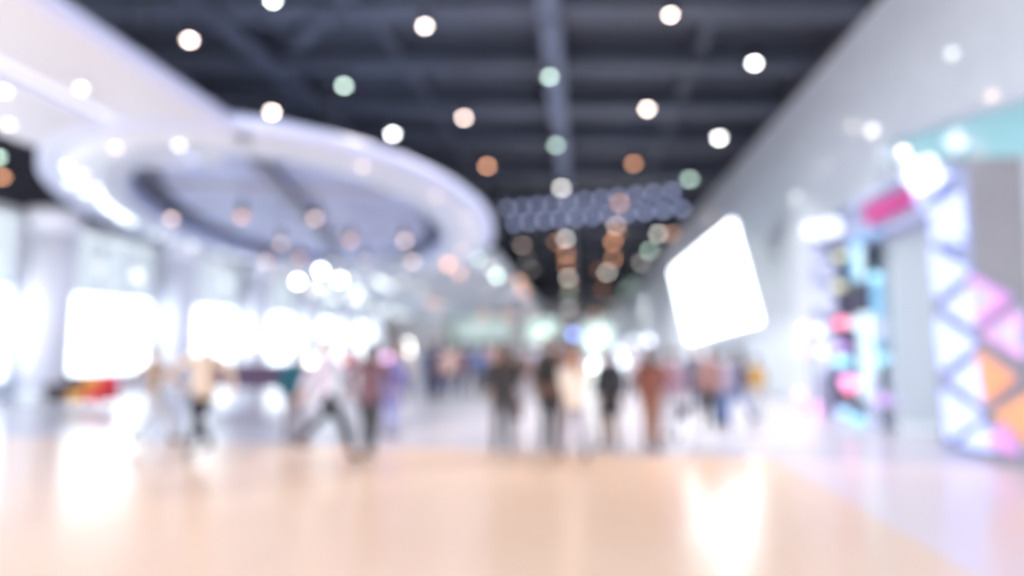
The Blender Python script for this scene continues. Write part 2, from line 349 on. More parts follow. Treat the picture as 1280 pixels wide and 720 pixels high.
ZL = 8.0
ROWS = [
 ('under the long roof duct', ZL, 'pendant', [(687,97,'G',.85),(695,182,'G',.62),(702,235,'W',1.0),(707,298,'W',.65),(710,347,'W',.5),(711,366,'G',.22),(711,384,'W',.28),(713,400,'W',.2)]),
 ('close beside the left of the long duct', ZL, 'pendant', [(696,302,'O',.25),(708,317,'O',.42),(708,332,'O',.35),(713,356,'O',.18)]),
 ('in the row right of the long duct', ZL, 'pendant', [(838,20,'O',1.6),(809,137,'O',1.8),(792,205,'O',.62),(774,254,'O',.62),(770,282,'P',.55),(772,291,'O',.2),(766,302,'O',.6),(767,323,'O',.42),(749,337,'O',.12),(759,340,'W',.55),(753,361,'O',.15),(745,392,'O',.2)]),
 ('in the row nearest the right wall', ZL, 'pendant', [(943,80,'N',2.2),(899,173,'W',1.9),(862,224,'G',.62),(823,292,'W',.62),(840,292,'O',.35),(812,313,'G',.5),(801,328,'W',.28),(790,354,'G',.12),(782,361,'G',.14),(768,380,'W',.14),(774,385,'W',.18),(756,399,'G',.22)]),
 ('between the long duct and the ring', ZL, 'pendant', [(531,34,'O',2.2),(580,148,'O',1.5),(609,208,'O',.85),(653,306,'P',.25),(659,324,'W',.08),(664,337,'W',.1)]),
 ('in the row passing the ring\'s right end', ZL, 'pendant', [(341,2,'G',1.8),(430,108,'G',.95),(491,168,'N',1.8)]),
 ('hung low between the ring and the beige ceiling', 4.3, 'globe', [(560,330,'O',.5),(574,342,'O',.25),(598,323,'G',.22),(613,334,'W',.14),(621,345,'G',.5)]),
 ('above the near edge of the ring', ZL, 'pendant', [(237,51,'O',2.4),(340,141,'O',2.2)]),
 ('at the left edge, under the dark roof', ZL, 'pendant', [(-3,197,'G',.6),(3,222,'O',.5)]),
 ('added in the white ceiling band', ZR-.0, 'recessed', [(6,111,'W',.55),(11,153,'P',.5),(102,107,'W',.6),(145,182,'P',.5),(224,179,'W',.55),(104,216,'W',.3)]),  # lamps added to carry light discs overlaid on the band
 ('added in the right rim of the ring', ZR-.0, 'recessed', [(453,206,'P',.4),(545,243,'P',.3),(581,271,'P',.22),(584,295,'P',.14),(561,312,'P',.35)]),  # added stand-ins for discs laid over the ring
 ('added inside the oval ring', ZR-.15, 'pendant', [(214,274,'P',.6),(302,272,'O',.5),(394,274,'P',.55),(351,305,'P',.45),(438,301,'O',.4),(506,301,'P',.6),(516,327,'P',.6),(456,325,'P',.2),(334,325,'O',.25),(375,324,'O',.3),(364,327,'W',.15),(336,336,'O',.3),(416,329,'W',.15)]),  # pendants added so that the overlaid discs have a source
 ('before the grey-green blinds', 3.6, 'globe', [(125,334,'N',.12),(172,344,'W',.22),(283,354,'N',.12),(348,311+30,'W',.1)]),
 ('in the bright string below the ring', 4.1, 'globe', [(372,352,'W',1.3),(401,338,'W',1.4),(425,350,'W',1.1),(392,363,'W',.25),(401,358,'N',.3),(417,371,'N',.28),(441,373,'N',.3),(446,366,'N',.3),(452,376,'N',.25),(473,389,'N',.18),(483,386,'N',.15),(478,354,'N',.22),(471,350,'N',.16),(486,358,'N',.14),(498,392,'N',.16),(508,395,'N',.16),(518,399,'N',.16),(526,401,'N',.16),(440,350,'N',.15),(503,352,'W',.12),(525,360,'W',.1)]),
 ('under the lowered beige ceiling', 4.2, 'globe', [(538,378,'O',.12),(549,383,'O',.1),(605,394,'O',.12),(635,394,'O',.12),(625,400,'O',.08),(597,401,'O',.07),(577,404,'O',.05),(649,352,'O',.22),(655,364,'O',.2),(662,390,'P',.12),(670,404,'P',.1),(640,402,'P',.1)]),
]
def NTH(n): return 'nearest' if n == 1 else ordinal(n)+' nearest'
for where, z, kind, lst in ROWS:
    cnt = {}
    for i, (px, py, c, B) in enumerate(lst):
        cnt[c] = cnt.get(c, 0)+1; tot = sum(1 for q in lst if q[2] == c)
        lab = '%s lamp %s' % (CN[c], where) if tot == 1 else '%s %s lamp %s' % (NTH(cnt[c]), CN[c], where)
        lamp(px, py, z, c, B, lab, 'ceiling lamps '+where, kind, lift=5.5 if 'inside' in where else None)
# bright lamps packed along the left rim of the ring
for i, (px, py) in enumerate([(84,206),(98,222),(88,226),(108,238),(122,234),(128,250),(142,246),(150,262),(163,256),(172,270),(184,264),(196,278),(210,276),(246,292),(272,304),(262,297),(300,312),(322,316),(340,322)]):
    lamp(px, py, ZR, 'N', .42 if i < 13 else .25, '%s cool white downlight along the left rim of the ring' % NTH(i+1), 'downlights packed along the left rim of the ring', 'recessed')

# spotlights added on the right wall, standing in for overlaid light discs
k = 0
for px, py, c, B in [(1190,67,'N',.16),(1240,120,'P',.16),(1129,190,'P',.5),(1090,163,'W',.3),(1065,158,'W',.12),(1030,208,'N',.05),(995,247,'N',.15),(889,273,'P',.06),(845,318,'W',.06),(800,395,'P',.06)]:
    k += 1; p = P(px, py, X=XR-.7); dist = (p-CAM).length; r = max(.06, .005*dist)
    root = empty('added_wall_spot', p); tag(root, '%s added spotlight on the right wall, %s lens' % (NTH(k), CN[c]), 'lamp', 'added spotlights on the right wall')
    h = Vector((-.45, -.8, -.4)).normalized()
    MB().tube([h*-.01, h*.01], r, 16).build('lens', lens_mat(c, B, dist, r), root)
    MB().tube([h*.0, h*-.15, h*-.22], [r*1.15, r*1.1, r*.4], 14).build('lamp_housing', M_white, root)
    MB().tube([h*-.2, (.7,0,0)], .015, 6).build('arm', M_white, root)

# ------------------------------------------------------------------ the tilted screen on the right wall
cs = [Vector(q) for q in ((3.99, 28.44, 4.95), (4.59, 19.7, 5.48), (5.3, 19.56, 2.36), (4.69, 28.3, 1.83))]
cc = sum(cs, Vector())/4; nrm = (cs[1]-cs[0]).cross(cs[3]-cs[0]).normalized()
if nrm.x > 0: nrm = -nrm
root = empty('display_screen', cc); tag(root, 'huge glowing white screen tilted down from the right wall', 'screen')
MB().prism([q-cc for q in cs], -nrm*.03).build('screen_face', mat('lit_screen', (.9, .9, .9), .3, emit=(.88, .94, 1.0), strength=5.0), root)
MB().prism([(q-cc)*1.01-nrm*.04 for q in cs], -nrm*.12).build('screen_casing', mat('grey_casing', (.55, .56, .6), .5), root)
for q in (.2, .8):
    for v in (.25, .75):
        a = cs[0].lerp(cs[1], q).lerp(cs[3].lerp(cs[2], q), v)-nrm*.14
        MB().tube([a-cc, Vector((XR-.005, a.y, a.z))-cc], .04, 8).build('bracket', M_frame, root)

# ------------------------------------------------------------------ shop recess and the light portal
p0 = P(1108, 210, Y=14.0); p1 = P(1276, 196, Y=14.0)
root = empty('taupe_partition', (0, 13.95, 0)); tag(root, 'tall taupe partition standing before the teal wall', 'partition')
pm = P(1188, 200, Y=14.0).x
MB().box((pm, 0, 0), (p1.x, .25, p1.z)).build('panel', M_taupe, root, bevel=.02)
MB().box((p0.x, -.02, 0), (pm, .25, p1.z)).build('grey_panel', mat('cool_grey_panel', (.52, .56, .60), .5), root, bevel=.02)
MB().box((p1.x, -.03, 0), (p1.x+.12, .28, p1.z+.05)).build('edge_post', M_frame, root)
MB().box((p0.x, -.05, 0), (p1.x, .0, .15)).build('kick_plate', M_frame, root)

XP = 6.0
def PP(px, py, x=XP): return P(px, py, X=x)
pt = empty('light_portal', (XP, 12.5, 0)); O = Vector((XP, 12.5, 0)); tag(pt, 'tall shop portal framed by glowing white triangle lights', 'portal')
M_pframe = mat('portal_frame_paint', (.30, .33, .50), .35)
def glow(name, col, emit, st): return mat(name, [q*.3 for q in col], .3, emit=emit, strength=st)
G_w = glow('white_blue_light', (.8, .8, .9), (.60, .72, 1.45), 1.25)
G_w2 = glow('soft_white_light', (.8, .8, .9), (.66, .73, 1.1), .72)
G_m = glow('magenta_light', (.8, .5, .8), (.95, .36, .95), .95)
G_o = glow('orange_light', (.9, .6, .4), (1.0, .36, .16), .95)
G_c = glow('cyan_light', (.5, .7, .9), (.20, .60, 1.0), .85)
G_t = glow('tube_light', (.8, .9, .95), (.62, .86, 1.0), 1.2)
def tri(pts, m, nm='triangle_light', sh=.90, x=XP, par=None, off=None):
    v = [PP(a, b, x) for a, b in pts]; c = sum(v, Vector())/len(v); par = par or pt; o = off or O
    mb = MB(); mb.prism([c+(q-c)*sh-o for q in v], (.12, 0, 0)); ob = mb.build(nm, m, par, bevel=.03)
    MB().prism([c+(q-c)*(sh+.07)-o+Vector((.09, 0, 0)) for q in v], (.08, 0, 0)).build('triangle_casing', M_pframe, ob)
    return ob
right_tris = [[(1138,196),(1188,215),(1142,262)],[(1196,238),(1202,300),(1148,262)],[(1160,262),(1205,310),(1162,302)],
              [(1158,308),(1166,374),(1210,338)],[(1174,384),(1214,352),(1214,412)],[(1166,394),(1172,466),(1218,430)],[(1182,474),(1222,442),(1227,510)],
              [(1173,484),(1180,552),(1226,520)],[(1192,556),(1228,528),(1240,566)]]
for q in right_tris: tri(q, G_w)
for q, m in (([(1208,340),(1260,372),(1216,410)], G_m), ([(1220,418),(1266,384),(1275,452)], G_m), ([(1216,434),(1226,508),(1268,472)], G_o), ([(1234,516),(1284,486),(1290,566)], G_o), ([(1226,556),(1250,526),(1268,572)], G_m), ([(1284,476),(1330,440),(1336,520)], G_o)):
    tri(q, m)
for q in ([(1212,352),(1240,370),(1218,398)], [(1234,416),(1260,398),(1266,436)]):
    tri(q, G_w2, x=XP-.06)
left_tris = [[(1008,306),(1036,316),(1010,338)],[(1036,322),(1040,352),(1010,345)],[(1010,352),(1040,360),(1014,388)],[(1038,366),(1040,398),(1012,384)],
             [(1014,396),(1040,408),(1016,428)],[(1038,414),(1042,448),(1016,430)],[(1020,440),(1044,452),(1024,474)]]
for q in left_tris: tri(q, G_w2, sh=.92)
# posts behind the triangles, and the header between them
def post(px, ytop, wd, nm='post'):
    b = P(px, 560, X=XP+.25); t = PP(px, ytop, XP+.25)
    MB().box((.2, t.y-wd/2-O.y, 0), (.42, t.y+wd/2-O.y, t.z)).build(nm, M_pframe, pt)
post(1180, 215, .75); post(1025, 300, .9)
hdr = [PP(1002, 294, XP+.1), PP(1150, 206, XP+.1), PP(1160, 278, XP+.1), PP(1062, 312, XP+.1)]
MB().prism([q-O for q in hdr], (.3, 0, 0)).build('header', M_pframe, pt)
pk = [PP(1078, 258), PP(1140, 233), PP(1141, 254), PP(1084, 284)]
MB().prism([q-O for q in pk], (.08, 0, 0)).build('header_sign', mat('pink_sign', (.5, .06, .24), .4, emit=(.80, .15, .42), strength=.18), pt)
for i in range(5):
    a = 1062+20*i; tri([(a, 306-8*i), (a+20, 298-8*i), (a+8, 290-8*i)], G_w2 if i > 1 else G_c, sh=.8)
for i in range(6):
    a = 1062+15*i; tri([(a, 262-9*i), (a+13, 252-9*i), (a+3, 246-9*i)], G_w2, sh=.85)
for px, py in ((1140,206),(1150,214),(1140,222),(1156,226),(1148,232),(1166,222),(1160,204)):
    p = PP(px, py, XP-.1); MB().ball(p-O, .12, 12, 8).build('bulb', lens_mat('L', .7, (p-CAM).length, .12), pt)
for px, py in ((1186,176),(1194,184),(1202,178),(1196,168)):
    p = PP(px, py, XP-.05); MB().ball(p-O, .07, 12, 8).build('bulb', lens_mat('L', .18, (p-CAM).length, .07), pt)
    MB().tube([p-O+Vector((.03,0,0)), p-O+Vector((.3, 0, 0)), Vector((.3, p.y-O.y, PP(1180, 215, XP+.3).z-.1))], .012, 6).build('bulb_stem', M_frame, pt)
# floodlights on the far post
for i, (px, py) in enumerate(((1014,287),(1026,289),(1040,284))):
    p = PP(px, py, XP-.25); root = empty('floodlight', p); tag(root, 'blazing white floodlight on the far corner of the portal, %s from the left' % ordinal(i+1), 'lamp', 'floodlights on the portal')
    MB().tube([(0, -.02, 0), (0, .02, 0)], .2, 16).build('lens', lens_mat('L', .8, (p-CAM).length, .2), root)
    MB().tube([(0, .02, 0), (0, .14, 0), (0, .22, 0)], [.22, .2, .1], 16).build('lamp_housing', M_white, root)
    MB().tube([(0, .12, 0), (.3, .12, 0)], .02, 6).build('arm', M_white, root)

# dark totem with neon tubes inside the portal
XT = 6.18
tt = empty('neon_totem', (XT, 15, 0)); OT = Vector((XT, 15, 0)); tag(tt, 'dark display totem with glowing cyan and pink lights inside the portal', 'display')
b0 = P(1034, 300, X=XT); b1 = P(1078, 300, X=XT)
MB().box((.06, b1.y-15, 0), (.3, b0.y-15, P(1065, 306, X=XT).z)).build('totem_panel', mat('totem_panel_paint', (.04, .04, .08), .3), tt)
MB().box((.0, b1.y-15, 0), (.36, b0.y-15, .12)).build('totem_base', M_pframe, tt)
def tubel(px, ya, yb, r, m, nm='neon_tube'):
    a = P(px, ya, X=XT-.1); b = P(px, yb, X=XT-.1); b = Vector((a.x, a.y, b.z))
    MB().tube([a-OT, b-OT], r, 12).build(nm, m, tt)
tubel(1070, 306, 352, .15, G_c); tubel(1074, 308, 350, .08, G_t); tubel(1095, 340, 436, .10, G_c); tubel(1092, 470, 540, .10, G_w2)
tubel(1083, 392, 500, .17, G_t); tubel(1098, 398, 425, .12, G_w2)
def blob(px, py, c, B, w=.13, h=.1):
    p = P(px, py, X=XT-.12); MB().ball(p-OT, (w, w, h), 14, 8).build('neon_bulb', lens_mat(c, B*.6, (p-CAM).length, (w*h)**.5), tt)
for a in ((1050,320,'Y',.35),(1048,358,'Y',.55),(1049,359,'Y',.3),(1050,404,'R',.9),(1056,403,'R',.7),(1052,434,'V',.45),(1051,452,'C',.8),(1057,452,'C',.6),(1058,476,'M',.9),(1062,484,'R',.9),(1066,478,'M',.7),(1056,516,'C',.5),(1052,514,'B',.4),(1074,524,'C',.5),(1094,347,'C',.6),(1103,449,'C',.5),(1101,499,'V',.4),(1108,500,'V',.35),(1066,404,'L',.4)): blob(*a)
# cluster of coloured bulbs by the far post
cl = empty('light_stand', (6.0, 17.0, 0)); OC = Vector((6.0, 17.0, 0)); tag(cl, 'stand of magenta and orange bulbs at the foot of the far portal post', 'lamp')
pa = P(1006, 400, X=5.85)
MB().tube([(pa.x-OC.x+.1, pa.y-OC.y, .0), (pa.x-OC.x+.1, pa.y-OC.y, P(1006, 395, X=5.85).z)], .03, 8).build('stand_pole', M_pframe, cl)
MB().tube([(pa.x-OC.x+.1, pa.y-OC.y, 0), (pa.x-OC.x+.1, pa.y-OC.y, .04)], .3, 20).build('stand_base', M_pframe, cl)
for px, py, c, B in ((1005,410,'M',.7),(1004,412,'L',.6),(1002,434,'M',.7),(1006,438,'M',.5),(1027,440,'L',.7),(1024,412,'L',.8),(1000,493,'O',.8),(997,513,'M',.75),(1020,507,'M',.6),(1018,516,'M',.7)):
    p = P(px, py, X=5.85); r = .09
    MB().ball(p-OC, r, 12, 8).build('bulb', lens_mat(c, B*.42, (p-CAM).length, r), cl)
    MB().tube([p-OC, (pa.x-OC.x+.1, pa.y-OC.y, max(.1, p.z-.1))], .012, 6).build('bulb_stem', M_pframe, cl)

# ------------------------------------------------------------------ far end of the hall: stalls and their lamps
def stall(px0, px1, ptop, Y, m, label, lit=None, st=1.0, pbot=None):
    a = P(px0, ptop, Y=Y); b = P(px1, ptop, Y=Y); z = (a.z+b.z)/2; c = Vector(((a.x+b.x)/2, Y, 0)); w = abs(b.x-a.x)/2
    r = empty('market_stall', c); tag(r, label, 'stall', 'stalls at the far end')
    MB().box((-w, 0, 0), (w, .1, z)).build('back_panel', m, r)
    MB().box((-w, -1.6, 0), (-w+.1, 0, z)).build('side_panel', m, r); MB().box((w-.1, -1.6, 0), (w, 0, z)).build('side_panel', m, r)
    MB().box((-w, -1.7, z), (w, .1, z+.15)).build('roof_panel', M_soffit, r)
    MB().box((-w+.1, -1.6, 0), (w-.1, -1.0, 1.0)).build('counter', M_white, r, bevel=.03)
    if lit: MB().box((-w+.2, -.08, z*.45), (w-.2, -.02, z-.15)).build('lit_panel', mat('lit_panel_%s_%d' % (lit, st*10), (.8, .8, .8), .4, emit=LC[lit], strength=st*.6), r)
    return r
stall(486, 560, 400, 44, M_far, 'beige stall at far left under the lowered ceiling')
stall(564, 640, 396, 66, mat('pale_green_panel', (.62, .70, .62), .6), 'pale green stall under the lowered ceiling', 'G', .45)
stall(658, 700, 398, 60, M_wall, 'white stall with pale green lit back, left of the tall aisle', 'G', 1.1)
stall(728, 766, 404, 50, M_wall, 'brightly lit white stall in the centre of the far aisle', 'G', 1.7)
stall(770, 812, 424, 46, mat('lilac_panel', (.62, .62, .8), .5), 'pale blue lit stall right of the central one', 'L', .9)
FL = [(717,418,'B',1.1),(714,447,'B',.5),(680,414,'G',.4),(660,412,'G',.15),(672,425,'W',.3),(740,430,'G',.8),(752,424,'G',.8),(741,460,'N',1.1),(745,452,'N',.5),(811,425,'L',.8),(799,430,'L',.45),(775,440,'L',.8),(779,452,'L',.8),(778,468,'N',.35),(792,425,'N',.3),(799,448,'B',.35),
      (388,452,'P',1.5),(430,450,'P',1.3),(483,447,'M',.5),(510,431,'W',1.8),(510,440,'W',1.8),(455,452,'P',.25),(375,428,'M',.3),(330,430,'P',.9),(268,432,'P',.4),(587,468,'P',.25),(569,443,'O',.2),(668,468,'L',.25),(635,463,'O',.12),(556,462,'L',.25),(540,400,'G',.1),(593,412,'G',.15)]
k = 0
for px, py, c, B in FL:
    Y = 41 if px > 700 else 40 if px > 540 else 26
    if py > 500: Y = 10.5
    Y += (k % 3)*.9; k += 1; B *= .6; p = inroom(px, py, P(px, py, Y=Y), -13.2); dist = (p-CAM).length; r = .0048*dist
    if p.z < .3: p.z = .3
    root = empty('stand_lamp', (p.x, p.y, 0))
    tag(root, '%s ball lamp on a pole, %s of its colour from the left' % (CN[c], ordinal(1+sum(1 for q in FL if q[2] == c and (q[0], q[1]) < (px, py)))), 'lamp', 'ball lamps among the far stalls')
    MB().ball((0, 0, p.z), r, 14, 8).build('globe', lens_mat(c, B, dist, r), root)
    MB().tube([(0,0,.03), (0,0,max(.05, p.z-r*.8))], .02, 8).build('pole', M_frame, root)
    MB().tube([(0,0,0), (0,0,.04)], .18, 16).build('base', M_frame, root)

# ------------------------------------------------------------------ armchairs and bench by the windows
def armchair(px, py, col, label):
    p = P(px, py, Z=0); r = empty('armchair', (p.x, p.y, 0), 0); r.scale = (.8, .8, .92); tag(r, label, 'chair', 'armchairs by the windows')
    MB().box((-.25, -.4, .16), (.25, .4, .42)).build('seat', col, r, bevel=.05)
    MB().box((-.26, .28, .16), (.26, .44, .84)).build('backrest', col, r, bevel=.06)
    for s in (-1, 1):
        MB().box((s*.25, -.4, .16), (s*.33, .42, .6)).build('armrest', col, r, bevel=.04)
        for t in (-1, 1): MB().tube([(s*.25, t*.34, 0), (s*.25, t*.34, .17)], [.02, .028], 8).build('leg', M_black, r)
armchair(79, 509, mat('charcoal_fabric', (.08, .07, .08), .8), 'charcoal armchair, leftmost of those by the windows')
armchair(101, 509, mat('orange_fabric', (.85, .42, .10), .8), 'orange armchair between a charcoal and a red one by the windows')
armchair(123, 509, mat('red_fabric', (.80, .05, .07), .8), 'bright red armchair by the windows')
p = P(318, 500, Z=0); r = empty('long_bench', (p.x, p.y, 0), 0); tag(r, 'long dark plum bench beyond the walking people, near the windows', 'bench')
M_plum = mat('plum_fabric', (.14, .08, .14), .8)
MB().box((-1.5, -.3, .35), (1.5, .3, .5)).build('seat', M_plum, r, bevel=.04); MB().box((-1.5, .25, .5), (1.5, .38, 1.0)).build('backrest', M_plum, r, bevel=.04)
for s in (-1.3, 0, 1.3):
    for t in (-.22, .22): MB().tube([(s, t, 0), (s, t, .36)], .025, 8).build('leg', M_black, r)

# ------------------------------------------------------------------ people
def evaluated(o):
    dg = bpy.context.evaluated_depsgraph_get(); dg.update(); me = bpy.data.meshes.new_from_object(o.evaluated_get(dg)); return me
def remeshed(mb, vox, name, smooth=4):
    o = bpy.data.objects.new(name, mb.mesh(name)); COL.objects.link(o)
    m = o.modifiers.new('r', 'REMESH'); m.mode = 'VOXEL'; m.voxel_size = vox; m.use_smooth_shade = True
    s = o.modifiers.new('s', 'SMOOTH'); s.iterations = smooth; s.factor = .5
    me = evaluated(o); me.name = name; me.materials.clear(); COL.objects.unlink(o); bpy.data.objects.remove(o); return me
def V(*a): return Vector(a)
def skin_chain(verts, edges, rad, name):
    me = bpy.data.meshes.new(name); me.from_pydata([tuple(v) for v in verts], edges, []); o = bpy.data.objects.new(name, me); COL.objects.link(o)
    o.modifiers.new('k', 'SKIN'); sv = me.skin_vertices[0].data
    for i, r in enumerate(rad): sv[i].radius = (r, r) if not isinstance(r, tuple) else r
    sv[0].use_root = True
    s = o.modifiers.new('u', 'SUBSURF'); s.levels = 1; s.render_levels = 1
    out = evaluated(o); COL.objects.unlink(o); bpy.data.objects.remove(o); return out

POSES = {
 #          hip-forward of left/right foot, knee lift, arm swing, elbow bend
 'stand':  dict(f=(.03, -.03), lift=(0, 0), arm=(.04, -.02), el=(.12, .14)),
 'walk':   dict(f=(.34, -.30), lift=(0, .10), arm=(-.26, .26), el=(.12, .22)),
 'stride': dict(f=(-.36, .40), lift=(.16, 0), arm=(.30, -.24), el=(.2, .1)),
 'hold':   dict(f=(.10, -.08), lift=(0, 0), arm=(.05, .10), el=(.12, .95)),
}
def skeleton(pose):
    """joints of a 1.72 m figure that faces +Y; side 0 is left (-X)"""
    q = POSES[pose]; J = {}
    J['pelvis'] = V(0, 0, .93); J['waist'] = V(0, .01, 1.08); J['chest'] = V(0, .0, 1.28); J['neck'] = V(0, -.01, 1.44); J['skull'] = V(0, .02, 1.60)
    for s, sg in ((0, -1), (1, 1)):
        f = q['f'][s]; lf = q['lift'][s]
        J['hip', s] = V(sg*.09, 0, .88); J['ankle', s] = V(sg*.10, f, .085+lf)
        kn = (J['hip', s]+J['ankle', s])/2+V(0, .05+lf*.9, .03+lf*.1); J['knee', s] = kn
        J['toe', s] = J['ankle', s]+V(sg*.02, .17, -.045 if lf == 0 else -.10)
        J['sh', s] = V(sg*.185, 0, 1.40); a = q['arm'][s]; e = q['el'][s]
        J['elbow', s] = J['sh', s]+V(sg*.06, a*.9-.02, -math.sqrt(max(.01, .285**2-(a*.9)**2)))
        J['wrist', s] = J['elbow', s]+V(-sg*.02-sg*(.12 if e > .8 else 0), (a*.5+math.sin(e)*.24), -math.cos(e)*.24)
    return J
CACHE = {}
def body_mesh(pose):
    if ('b', pose) in CACHE: return CACHE['b', pose]
    J = skeleton(pose); v = []; e = []; r = []
    def add(p, rad, par=None):
        v.append(p); r.append(rad)
        if par is not None: e.append((par, len(v)-1))
        return len(v)-1
    pv = add(J['pelvis'], (.13, .10)); wa = add(J['waist'], (.115, .09), pv); ch = add(J['chest'], (.13, .10), wa); nb = add(V(0, -.01, 1.41), .06, ch); nk = add(V(0, 0, 1.48), .055, nb)
    jw = add(V(0, .012, 1.535), (.062, .07), nk); sk = add(V(0, .01, 1.60), (.076, .09), jw); tp = add(V(0, .0, 1.665), (.066, .08), sk); add(V(0, -.005, 1.70), .035, tp)
    for s, sg in ((0, -1), (1, 1)):
        h = add(J['hip', s], .085, pv); k = add(J['knee', s], .055, h); c = add(J['knee', s].lerp(J['ankle', s], .35), .052, k); a = add(J['ankle', s], .036, c); add(J['toe', s], .03, a)
        sh = add(J['sh', s], .055, ch); el = add(J['elbow', s], .040, sh); w = add(J['wrist', s], .026, el)
        d = (J['wrist', s]-J['elbow', s]).normalized(); sd = V(0, 1, 0)-d*d.y; sd.normalize(); nr = d.cross(sd)*(-sg)
        pm = add(J['wrist', s]+d*.05, (.03, .022), w)
        for i, ln in enumerate((.070, .080, .075, .058)):          # four fingers, unequal and slightly curled
            off = sd*((1.5-i)*.019); b0 = J['wrist', s]+d*.088+off
            f0 = add(b0, .0098, pm); f1 = add(b0+d*ln*.5+nr*.008, .0088, f0); add(b0+d*ln*.9+nr*.028, .0075, f1)
        t0 = add(J['wrist', s]+d*.035+sd*.034, .011, pm); t1 = add(J['wrist', s]+d*.065+sd*.052+nr*.012, .010, t0); add(J['wrist', s]+d*.09+sd*.056+nr*.022, .008, t1)
    me = skin_chain(v, e, r, 'person_body')
    # face: nose, brow, lips, ears, eyes joined into the same mesh
    f = MB(); f.tube([(0, .088, 1.615), (0, .105, 1.59), (0, .108, 1.577)], [.008, .012, .014], 8); f.ball((0, .092, 1.548), (.024, .012, .008), 10, 6)
    for s in (-1, 1):
        f.ball((s*.08, .0, 1.59), (.012, .022, .034), 10, 6); f.tube([(s*.045, .082, 1.627), (s*.015, .093, 1.63)], [.005, .007], 6)
    nface = len(f.f)
    for s in (-1, 1): f.ball((s*.031, .085, 1.605), (.013, .009, .009), 10, 6)
    import bmesh
    bm = bmesh.new(); bm.from_mesh(me); n0 = len(bm.faces); vs = [bm.verts.new(p) for p in f.v]
    for i, fc in enumerate(f.f):
        try: nf = bm.faces.new([vs[k] for k in dict.fromkeys(fc)])
        except ValueError: continue
        nf.smooth = True; nf.material_index = 1 if i >= nface else 0
    for fc in bm.faces: fc.smooth = True
    bm.to_mesh(me); bm.free(); CACHE['b', pose] = me; return me
def trouser_mesh(pose, loose=1.0):
    key = ('t', pose, loose)
    if key in CACHE: return CACHE[key]
    J = skeleton(pose); m = MB(); m.tube([(0, .0, 1.06), (0, 0, .98), (0, 0, .86), (0, 0, .80)], [(.150, .115), (.165, .125), (.17, .13), (.12, .10)], 20, ref=(1, 0, 0))
    for s in (0, 1):
        h, k, a = J['hip', s], J['knee', s], J['ankle', s]
        m.tube([h+V(0, 0, .03), h.lerp(k, .35), k, k.lerp(a, .4), a+(k-a)*.06], [.100, .094*loose, .072*loose, .068*loose, .055*loose], 16)
    CACHE[key] = remeshed(m, .016, 'trousers'); return CACHE[key]
def top_mesh(pose, length, wide=1.0):
    key = ('c', pose, length, wide)
    if key in CACHE: return CACHE[key]
    J = skeleton(pose); m = MB(); z1 = {'short': .90, 'hip': .82, 'long': .58}[length]; fl = {'short': .165, 'hip': .185, 'long': .23}[length]*wide
    m.tube([(0, .0, z1), (0, 0, z1+(1.08-z1)*.6), (0, .0, 1.10), (0, 0, 1.28), (0, -.005, 1.385), (0, -.01, 1.435), (0, -.005, 1.47)],
           [(fl, fl*.72), (.172*wide, .130), (.160*wide, .122), (.190, .130), (.175, .110), (.088, .080), (.072, .070)], 24, ref=(1, 0, 0))
    for s in (0, 1):
        a, e, w = J['sh', s], J['elbow', s], J['wrist', s]
        dn = V(0, 0, -.04); m.tube([a+V(-.06 if s else .06, 0, -.01), a+dn, a.lerp(e, .5), e, e.lerp(w, .5), w+(e-w)*.08], [.055, .066, .062, .057, .052, .044], 14)
    CACHE[key] = remeshed(m, .016, 'jacket'); return CACHE[key]
def hair_mesh(kind):
    if ('h', kind) in CACHE: return CACHE['h', kind]
    m = MB(); m.ball((0, -.018, 1.628), (.096, .102, .10), 20, 12)
    if kind == 'long': m.tube([(0, -.05, 1.63), (0, -.085, 1.52), (0, -.10, 1.38), (0, -.10, 1.30)], [(.092, .06), (.095, .05), (.085, .04), (.05, .02)], 16, ref=(1, 0, 0))
    if kind == 'bun': m.ball((0, -.12, 1.66), .05, 12, 8)
    v = []                                        # lift the hairline clear of the face
    for p in m.v:
        x, y, z = p
        if y > .045 and z < 1.655: y = .03+(y-.045)*.1
        if z < 1.56 and kind != 'long' : z = 1.56+(z-1.56)*.3
        v.append((x, y, z))
    m.v = v; CACHE['h', kind] = remeshed(m, .012, 'hair', 2); return CACHE['h', kind]
def shoe_mesh(pose, s):
    if ('s', pose, s) in CACHE: return CACHE['s', pose, s]
    J = skeleton(pose); a = J['ankle', s]; lf = POSES[pose]['lift'][s]; sg = 1 if s else -1; m = MB(); dr = -.06 if lf else 0
    h = a+V(0, -.05, -.04); t = a+V(sg*.03, .19, -.052+dr)
    m.tube([h, h.lerp(t, .3)+V(0, 0, .012), h.lerp(t, .65), h.lerp(t, .9), t], [(.034, .032), (.046, .040), (.033, .047), (.026, .040), (.015, .022)], 14, ref=(0, 0, 1))
    m.tube([a+V(0, 0, -.04), a+V(0, 0, .04)], [.045, .042], 12)
    CACHE['s', pose, s] = remeshed(m, .012, 'shoe', 2); return CACHE['s', pose, s]
def inst(name, me, m, parent, mats=None):
    o = bpy.data.objects.new(name, me); COL.objects.link(o)
    for i, mm in enumerate(mats or [m]):
        if len(me.materials) <= i: me.materials.append(mm)
        o.material_slots[i].link = 'OBJECT'; o.material_slots[i].material = mm
    o.parent = parent; return o
SKIN = [mat('light_skin', (.62, .36, .27), .5), mat('tan_skin', (.45, .26, .18), .5)]
M_eye = mat('eye', (.03, .02, .02), .2)
def cloth(name, c): return mat('cloth_'+name, c, .85, noise=.08, nscale=14)
